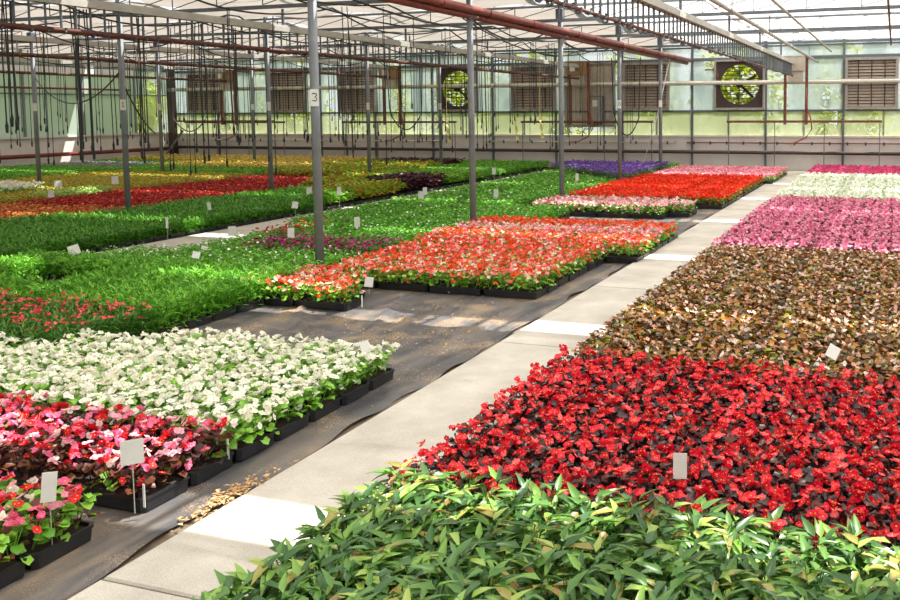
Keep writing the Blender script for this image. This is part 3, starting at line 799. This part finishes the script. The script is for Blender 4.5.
for (px_, Y, zb, n, wh) in [(15, 6.4, 1.62, 5, 'at the left edge'), (85, 7.2, 1.3, 6, 'left of the first far post'), (150, 8.05, 1.2, 3, 'by the left corner window'), (205, 8.95, 1.15, 4, 'right of the back corner'), (243, 9.6, 1.3, 2, 'left of the second far post'), (345, 11.9, 1.2, 4, 'right of the post marked 3'), (408, 13.8, 1.2, 3, 'left of the second fan')]:
    for q in range(n): drip(-8.36+R.uniform(-.05, .05), Y+q*.025, 2.8, zb+R.uniform(-.12, .12), f'black drip tube in the bundle {wh}', f'drip tube bundle {wh}', .007)
def cable(pts, r, label, mm=None, name='sagging_cable'):
    m = MB(); m.tube(pts, r, 6); tag(m.build(name, mm or M['rubber'], None, True), label, 'cable')
def sag(a, b, s, n=12):
    a, b = Vector(a), Vector(b); return [tuple(a.lerp(b, i/n)+Vector((0, 0, -s*4*(i/n)*(1-i/n)))) for i in range(n+1)]
cable(sag((-6.2, 7.2, 3.35), (-5.9, 13.8, 3.12), .35), .014, 'black cable sagging from near the first post to the third')
cable(sag((-6.9, 7.2, 3.3), (-6.6, 13.8, 3.1), .3), .012, 'black cable sagging just left of the red twin pipes')
cable(sag((-5.45, 10.53, 3.0), (-5.5, 13.84, 3.05), .3), .012, 'black cable looping between the second and third flower-bed posts')
cable(sag((-5.45, 10.53, 2.9), (-5.6, 17.15, 3.0), .35), .01, 'thin black cable drooping from the second flower-bed post')
cable(sag((-5.45, 13.84, 2.9), (-5.4, 17.15, 3.0), .2), .01, 'black cable looping between the third and fourth flower-bed posts')
cable(sag((-17.2, 13.84, 2.4), (-11.35, 10.53, 2.3), .5), .012, 'black cable sagging between two posts in front of the left wall')
cable(sag((-11.3, 10.53, 2.15), (-12.6, 12.4, 1.3), .1), .012, 'black cable dropping from the post toward the left wall')
for (x, y, z, w, lab) in [(-12.2, 20.2, 1.25, 1.0, 'black tubing loop hanging in front of the back wall by the second fan'), (-18.9, 19.8, 1.2, 1.3, 'black tubing loop hanging right of the left corner'), (-6.4, 21.0, 1.1, .7, 'black tubing loop hanging below the shuttered fan')]:
    for q in range(1):
        cable([(x-w/2, y, 2.95), (x-w/2+.05, y, z+.5)]+sag((x-w/2+.1, y, z+.3), (x+w/2, y, z+.35), .4)+[(x+w/2+.05, y, 2.95)], .016, lab, name='tubing_loop')
cable([(-5.9, 20.6, .1), (-5.55, 21.0, 1.6), (-5.3, 21.2, 2.95)], .01, 'white slanting cord from the purple flowers up to the roof', M['white'], 'slanting_cord')
for (px_, py_, lab) in [(515, 130, 'curled pale yellow ribbon hanging left of the shutter'), (540, 128, 'pale yellow ribbon hanging below the shutter'), (447, 132, 'pale yellow ribbon hanging under the second fan')]:
    d = fw+rt*((px_-450-CSX)/CF)-up*((py_-300-CSY)/CF); tt_ = 20.0/d.y; x, z = d.x*tt_, d.z*tt_+CH
    m = MB(); vs = []
    for i in range(13):
        a = i*.6; vs += [(x+.04*cos(a)+.006*i, 20+.04*sin(a), z+.28-.045*i), (x-.04*cos(a)+.006*i, 20-.04*sin(a), z+.28-.045*i)]
    m.add(vs, [(2*i, 2*i+1, 2*i+3, 2*i+2) for i in range(12)])
    m.tube([(x, 20, z+.28), (x, 20, 3.12)], .004, 5)
    tag(m.build('trap_ribbon', M['yellow']), lab, 'sticky trap')

# ------------------------------------------------------------------ walls
# back wall
m = MB(); m.box(XL, YW, 0, XR, YW+.16, .93); m.box(XL, YW-.04, .9, XR, YW+.2, .95); struct('wall_back', m, M['basewall'])
m = MB()
x = -1.27
mull = []
while x > XL+.2: mull.append(x); x -= 2.0
mull += [.73, 2.73, 4.73]; mull.sort()
for x in mull: m.box(x-.028, YW-.06, .0, x+.028, YW+.04, 3.62)
m.box(XL, YW-.05, 1.585, XR, YW+.03, 1.635); m.box(XL, YW-.04, 2.96, XR, YW+.05, 3.04); m.box(XL, YW-.03, 3.3, XR, YW+.04, 3.34)
struct('trim_1', m, M['dsteel'])
m = MB()
for x in mull: m.box(x+.98, YW-.02, .95, x+1.02, YW+.02, 1.59)
struct('trim_2', m, M['grey'])
units = [('louvre', -1.23, .07), ('fan', -4.64, -3.28), ('louvre', -7.23, -5.9), ('panel', -8.98, -7.49), ('louvre', -10.63, -9.23), ('fan', -13.04, -11.74), ('louvre', -16.53, -15.2), ('louvre', -19.11, -17.75), ('louvre', -22.42, -21.04)]
# panes of the upper row between the units; lower row clear; gable strip
wn = 0
def pane(x0, x1, z0, z1, mat, y=YW):
    global wn; wn += 1
    m = MB(); m.box(x0, y-.004, z0, x1, y+.004, z1); struct(f'window_{wn}', m, mat)
cuts = sorted([XL, XR]+mull)
for a, b in zip(cuts, cuts[1:]):
    pane(a+.03, b-.03, .95, 1.585, M['pane_clear'])
    pane(a+.03, b-.03, 3.04, 3.62, M['pane_frost'])
    segs = [(a+.03, b-.03)]
    for _, u0, u1 in units:
        ns = []
        for s0, s1 in segs:
            if u1 <= s0 or u0 >= s1: ns.append((s0, s1))
            else:
                if u0-s0 > .02: ns.append((s0, u0))
                if s1-u1 > .02: ns.append((u1, s1))
        segs = ns
    for s0, s1 in segs: pane(s0, s1, 1.635, 2.96, M['pane_frost'])
m = MB()
for x0, x1 in zip(allrows, allrows[1:]):
    xm = (x0+x1)/2; m.add([(x0, YW, 3.62), (x1, YW, 3.62), (xm, YW, 4.9)], [(0, 1, 2)])
struct('gable_glass', m, M['pane_frost'])

def frame(m, x0, x1, z0, z1, w, y0, y1):
    m.box(x0, y0, z0, x1, y1, z0+w); m.box(x0, y0, z1-w, x1, y1, z1); m.box(x0, y0, z0+w, x0+w, y1, z1-w); m.box(x1-w, y0, z0+w, x1, y1, z1-w)
where = {-1.23: 'at the right end of the back wall', -7.23: 'behind the fourth flower-bed post', -10.63: 'between the second fan and the grey panel', -16.53: 'left of the second fan', -19.11: 'second from the left corner', -22.42: 'nearest the left corner', -4.64: 'behind the end of the path conveyor', -13.04: 'behind the second flower-bed post'}
for kind_, x0, x1 in units:
    if kind_ == 'louvre':
        t = thing('shuttered_fan', f'closed taupe shuttered wall fan {where[x0]}', 'wall fan', ((x0+x1)/2, YW, 0))
        h = (x1-x0)/2; z0, z1 = 1.64, 2.96
        m = MB(); frame(m, -h, h, z0, z1, .07, -.16, .06); m.build('frame', M['grey'], t)
        m = MB(); n = 15
        for i in range(n):
            z = z0+.075+(z1-z0-.14)*i/n; d = (z1-z0-.14)/n*.86
            m.add([(-h+.07, -.085, z), (h-.07, -.085, z), (h-.07, -.035, z+d*.96), (-h+.07, -.035, z+d*.96), (-h+.07, -.03, z+d*.96), (h-.07, -.03, z+d*.96), (h-.07, -.05, z), (-h+.07, -.05, z)], [(0, 1, 2, 3), (3, 2, 5, 4), (4, 5, 6, 7), (7, 6, 1, 0)])
        m.build('shutter', M['slat'], t)
        m = MB(); m.box(-h+.05, -.02, z0+.05, h-.05, .02, z1-.05); m.build('gap_shade_sheet', M['brown'], t)  # dark sheet added behind the slats to paint shade into their gaps
        m = MB()
        for q in (-.5, 0, .5): m.box(q*h-.012, -.095, z0+.07, q*h+.012, -.075, z1-.07)
        m.build('tie_rod', M['brown'], t)
    elif kind_ == 'fan':
        t = thing('exhaust_fan', f'square exhaust fan with round opening {where[x0]}', 'wall fan', ((x0+x1)/2, YW, 0))
        h = (x1-x0)/2; z0, z1 = 1.64, 2.98; zc = (z0+z1)/2; r = .53
        m = MB(); frame(m, -h, h, z0, z1, .055, -.18, .06); m.build('frame', M['grey'], t)
        m = MB(); n = 40; hi = h-.055; hz = (z1-z0)/2-.055
        ring, sq = [], []
        for k in range(n):
            a = 2*pi*k/n; c, s = cos(a), sin(a); ring.append((r*c, -.1, zc+r*s)); q = max(abs(c)/hi, abs(s)/hz); sq.append((c/q, -.12, zc+s/q))
        back = [(x_, -.02, z_) for x_, _, z_ in ring]
        m.loft([sq, ring, back]); m.build('shroud', M['fanhole'], t, False)
        m = MB()
        for k in range(5):
            a = 2*pi*k/5+.5; c, s = cos(a), sin(a)
            b = MB(); b.loft([[(.07*c-.035*s, -.092, zc+.07*s+.035*c), (.07*c+.035*s, -.05, zc+.07*s-.035*c), (.07*c+.035*s, -.046, zc+.07*s-.035*c), (.07*c-.035*s, -.088, zc+.07*s+.035*c)],
                               [(.5*c-.035*s, -.08, zc+.5*s+.035*c), (.5*c+.035*s, -.05, zc+.5*s-.035*c), (.5*c+.035*s, -.046, zc+.5*s-.035*c), (.5*c-.035*s, -.076, zc+.5*s+.035*c)]], 0, True, True)
            if k in (0, 2, 4) : b.build('blade', M['fanhole'], t)
        m = MB(); m.tube([(0, -.16, zc), (0, -.02, zc)], .09, 16); m.tube([(-r, -.17, zc+.02), (r, -.17, zc+.02)], .012, 6); m.tube([(0, -.17, zc-r), (0, -.17, zc+r)], .012, 6); m.build('motor', M['fanhole'], t)
        m = MB()
        for i in range(12):
            z = z0+.1+(z1-z0-.2)*i/11; m.box(-hi, .0, z-.009, hi, .05, z+.011)
        m.build('shutter', M['brown'], t)
    else:
        t = thing('panel_window', 'grey-beige corrugated panel behind the ochre motor box', 'wall panel', ((x0+x1)/2, YW, 0)); h = (x1-x0)/2
        m = MB(); frame(m, -h, h, 1.17, 3.0, .07, -.1, .06); m.build('frame', M['grey'], t)
        m = MB(); n = 22
        for i in range(n):
            a = -h+.07+(2*h-.14)*i/n; b = -h+.07+(2*h-.14)*(i+1)/n; m.box(a, -.03-(.02 if i % 2 else 0), 1.24, b, -.0, 2.93)
        m.build('panel', M['beige'], t)
        c = thing('control_cabinet', 'grey control cabinet on the back wall beside the ochre motor box', 'cabinet', (-8.0, YW-.1, 0))
        m = MB(); m.box(-.22, -.16, 1.3, .22, .04, 2.05); m.build('body', M['dsteel'], c)
        m = MB(); m.box(-.2, -.175, 1.33, .2, -.16, 2.02); d = m.build('door', M['grey'], c)
        m = MB(); m.box(-.07, -.185, 1.75, .09, -.175, 1.93); m.build('screen', M['white'], d)
# pipes along the back wall
m = MB(); m.tube([(XL+.1, YW-.22, 2.41), (XR, YW-.22, 2.33)], .06, 12); tag(m.build('wall_pipe', M['cream'], None, True), 'thick cream pipe running level across the back wall', 'pipe')
m = MB(); m.tube([(XL+.1, YW-.2, .5), (XR, YW-.2, .5)], .048, 10); tag(m.build('wall_pipe', M['brown'], None, True), 'dark red-brown pipe low along the back base wall', 'pipe')
for (a, b, lab) in [(-22.9, -13.0, 'thin pipe with nozzles on the base wall left of the second fan'), (-11.55, -5.75, 'thin pipe with nozzles on the base wall behind the lavender'), (-5.4, 2.0, 'thin pipe with nozzles on the base wall behind the right bed')]:
    t = thing('spray_line', lab, 'pipe', (a, YW-.1, .75))
    m = MB(); m.tube([(0, 0, 0), (b-a, 0, 0)], .016, 8); m.build('pipe', M['cream'] if a < -6 else M['rust2'], t)
    x = .2
    while x < b-a: m = MB(); m.tube([(x, 0, .035), (x, 0, -.05)], .024, 6); m.build('nozzle', M['brown'], t); x += .45
    m = MB(); m.box(0, .0, -.02, .03, .1, .02); m.box(b-a-.03, 0, -.02, b-a, .1, .02); m.build('bracket', M['dsteel'], t)
m = MB(); m.tube([(-22.9, YW-.12, 1.36), (-19.0, YW-.12, 1.36)], .028, 8); tag(m.build('wall_pipe', M['rust2']), 'rusty rail at the left end of the back wall', 'pipe')
m = MB(); m.tube([(-23.0, 23.0, .2), (-22.4, 23.2, 1.05)], .035, 8); tag(m.build('brace', M['steel']), 'slanting grey brace at the back left corner', 'brace')
m = MB(); m.box(XL, YW-.22, 0, XL+.2, YW-.02, 3.3); struct('corner_post', m, M['brown'])
m = MB(); m.tube([(-4.9, YW-.1, 2.72), (-4.55, YW-.1, 2.72), (-4.55, YW-.1, 2.4)], .02, 8); m.tube([(-4.55, YW-.1, 2.62), (-4.55, YW-.1, 2.5)], .04, 8)
tag(m.build('pipe_valve', M['rust2']), 'small rusty pipe elbow with valve left of the round fan', 'valve')

# left, right and front walls
def side_wall(name, x, s):
    m = MB(); m.box(min(x, x-s*.16), YF, 0, max(x, x-s*.16), YW, .98); m.box(min(x+s*.05, x-s*.2), YF, .95, max(x+s*.05, x-s*.2), YW, 1.0); struct(name, m, M['basewall'])
    m = MB(); y = 22.05
    while y > YF: m.box(x-.04, y-.03, 0 if s < 0 else 1.0, x+.05, y+.03, 3.62); y -= 1.9
    m.box(x-.03, YF, 2.2, x+.03, YW, 2.235); m.box(x-.04, YF, 3.0, x+.04, YW, 3.08); return m
fm = side_wall('wall_left', XL, 1); struct('trim_3', fm, M['steel'])
m = MB(); m.box(XL+.03, YF, 2.82, XL+.06, 22.0, 3.0); struct('trim_4', m, M['white'])
ed = [22.05-1.9*i for i in range(14)]
def xpane(x, y0, y1, z0, z1, mat):
    global wn; wn += 1
    m = MB(); m.box(x-.004, y0, z0, x+.004, y1, z1); struct(f'window_{wn}', m, mat)
xpane(XL, 22.1, YW-.2, 1.0, 2.2, M['pane_clear'])
xpane(XL, 22.1, YW-.2, 2.24, 3.6, M['pane_frost'])
for a, b in zip(ed[1:], ed): xpane(XL, a+.03, b-.03, 1.0, 3.6, M['pane_wash'])
fm = side_wall('wall_right', XR, -1); struct('trim_5', fm, M['steel'])
for a, b in zip(ed[1:], ed): xpane(XR, a+.03, b-.03, 1.0, 3.6, M['pane_frost'])
m = MB(); m.box(XL, YF-.16, 0, XR, YF, .95); struct('wall_front', m, M['basewall'])
pane(XL, XR, .95, 3.6, M['pane_frost'], YF)
m = MB(); m.tube([(XL+.2, 4, .48), (XL+.2, 23.2, .46)], .06, 10); tag(m.build('wall_pipe', M['rust'], None, True), 'red-brown pipe low along the left base wall', 'pipe')
m = MB(); m.tube([(XL+.12, 4, 2.42), (XL+.12, 21.8, 2.37)], .03, 8); tag(m.build('wall_pipe', M['rust'], None, True), 'thin red pipe high along the left glass wall', 'pipe')
# ------------------------------------------------------------------ outdoors
m = MB(); m.box(-60, YW+.3, -.35, 40, 60, -.05); m.box(-60, -20, -.35, XL-.3, YW+.3, -.05); o = struct('ground', m, M['lawn'])
crown_m = leaf_mat('lime leaves', [(140, 152, 22), (180, 190, 42), (206, 210, 76), (112, 132, 30)], .5, .5)
crowns = []
for v in range(3):
    m = MB()
    for i in range(1500):
        a = R.uniform(0, 2*pi); b = math.acos(R.uniform(-1, 1)); r = R.uniform(.6, 1)*(1+.18*sin(3*a+v)*sin(2*b))
        leaf(m, (1.5*r*sin(b)*cos(a), 1.2*r*sin(b)*sin(a), 2.0+1.75*r*cos(b)), R.uniform(0, 6.28), R.uniform(-1, .6), .26, .15, 'point', 1, 0, R.random(), R.uniform(-1, 1))
    crowns.append(m.mesh('crown', [crown_m]))
tm = MB(); tm.tube([(0, 0, 0), (.05, .02, 1.2), (0, 0, 2.6)], [.12, .09, .05], 8); TRUNK = tm.mesh('trunk', [M['bark']])
k = 0
for x in [-28.5, -24.4, -20.6, -17.2, -14.0, -10.8, -7.6, -4.5, -1.5, 1.6, 4.6]:
    k += 1
    t = thing('tree', f'lime green tree outside the back glass wall, {["first","second","third","fourth","fifth","sixth","seventh","eighth","ninth","tenth","eleventh","twelfth"][k-1]} from the left', 'tree', (x, 26.6+R.uniform(-.6, 1.2), -.05), R.uniform(0, 6))
    link('crown', R.choice(crowns), t); link('trunk', TRUNK, t)
t = thing('tree', 'lime green tree outside the left corner window', 'tree', (-25.6, 23.6, -.05)); link('crown', crowns[0], t); link('trunk', TRUNK, t)

# ------------------------------------------------------------------ light
sd = bpy.data.lights.new('sun', 'SUN'); sd.energy = 11.0; sd.angle = radians(.7); sd.color = (1, .985, .95)
so = bpy.data.objects.new('sun', sd); COL.objects.link(so)
so.rotation_euler = Vector((.42, .345, 1)).to_track_quat('Z', 'Y').to_euler(); so.location = (5, 5, 20)
w = bpy.data.worlds.new('sky'); scene.world = w; w.use_nodes = True
nt = w.node_tree; nt.nodes.clear()
wo = nt.nodes.new('ShaderNodeOutputWorld'); bg = nt.nodes.new('ShaderNodeBackground')
tc = nt.nodes.new('ShaderNodeTexCoord'); sx = nt.nodes.new('ShaderNodeSeparateXYZ'); nt.links.new(tc.outputs['Generated'], sx.inputs[0])
rp = ramp(nt, [(.0, (.8, .86, .92, 1)), (.15, (1, 1, 1, 1)), (1, (.78, .88, 1, 1))]); nt.links.new(sx.outputs['Z'], rp.inputs[0])
nt.links.new(rp.outputs[0], bg.inputs[0]); bg.inputs[1].default_value = .95
nt.links.new(bg.outputs[0], wo.inputs[0])

vs = scene.view_settings
scene.display_settings.display_device = 'sRGB'
vs.view_transform = 'Standard'; vs.look = 'None'; vs.exposure = 0.15; vs.gamma = 1; vs.use_curve_mapping = False
cy = scene.cycles
cy.max_bounces = 7; cy.diffuse_bounces = 4; cy.glossy_bounces = 2; cy.transmission_bounces = 4; cy.transparent_max_bounces = 14
cy.caustics_reflective = False; cy.caustics_refractive = False; cy.sample_clamp_indirect = 5.0
print('trays', n_tray, 'objects', len(bpy.data.objects))
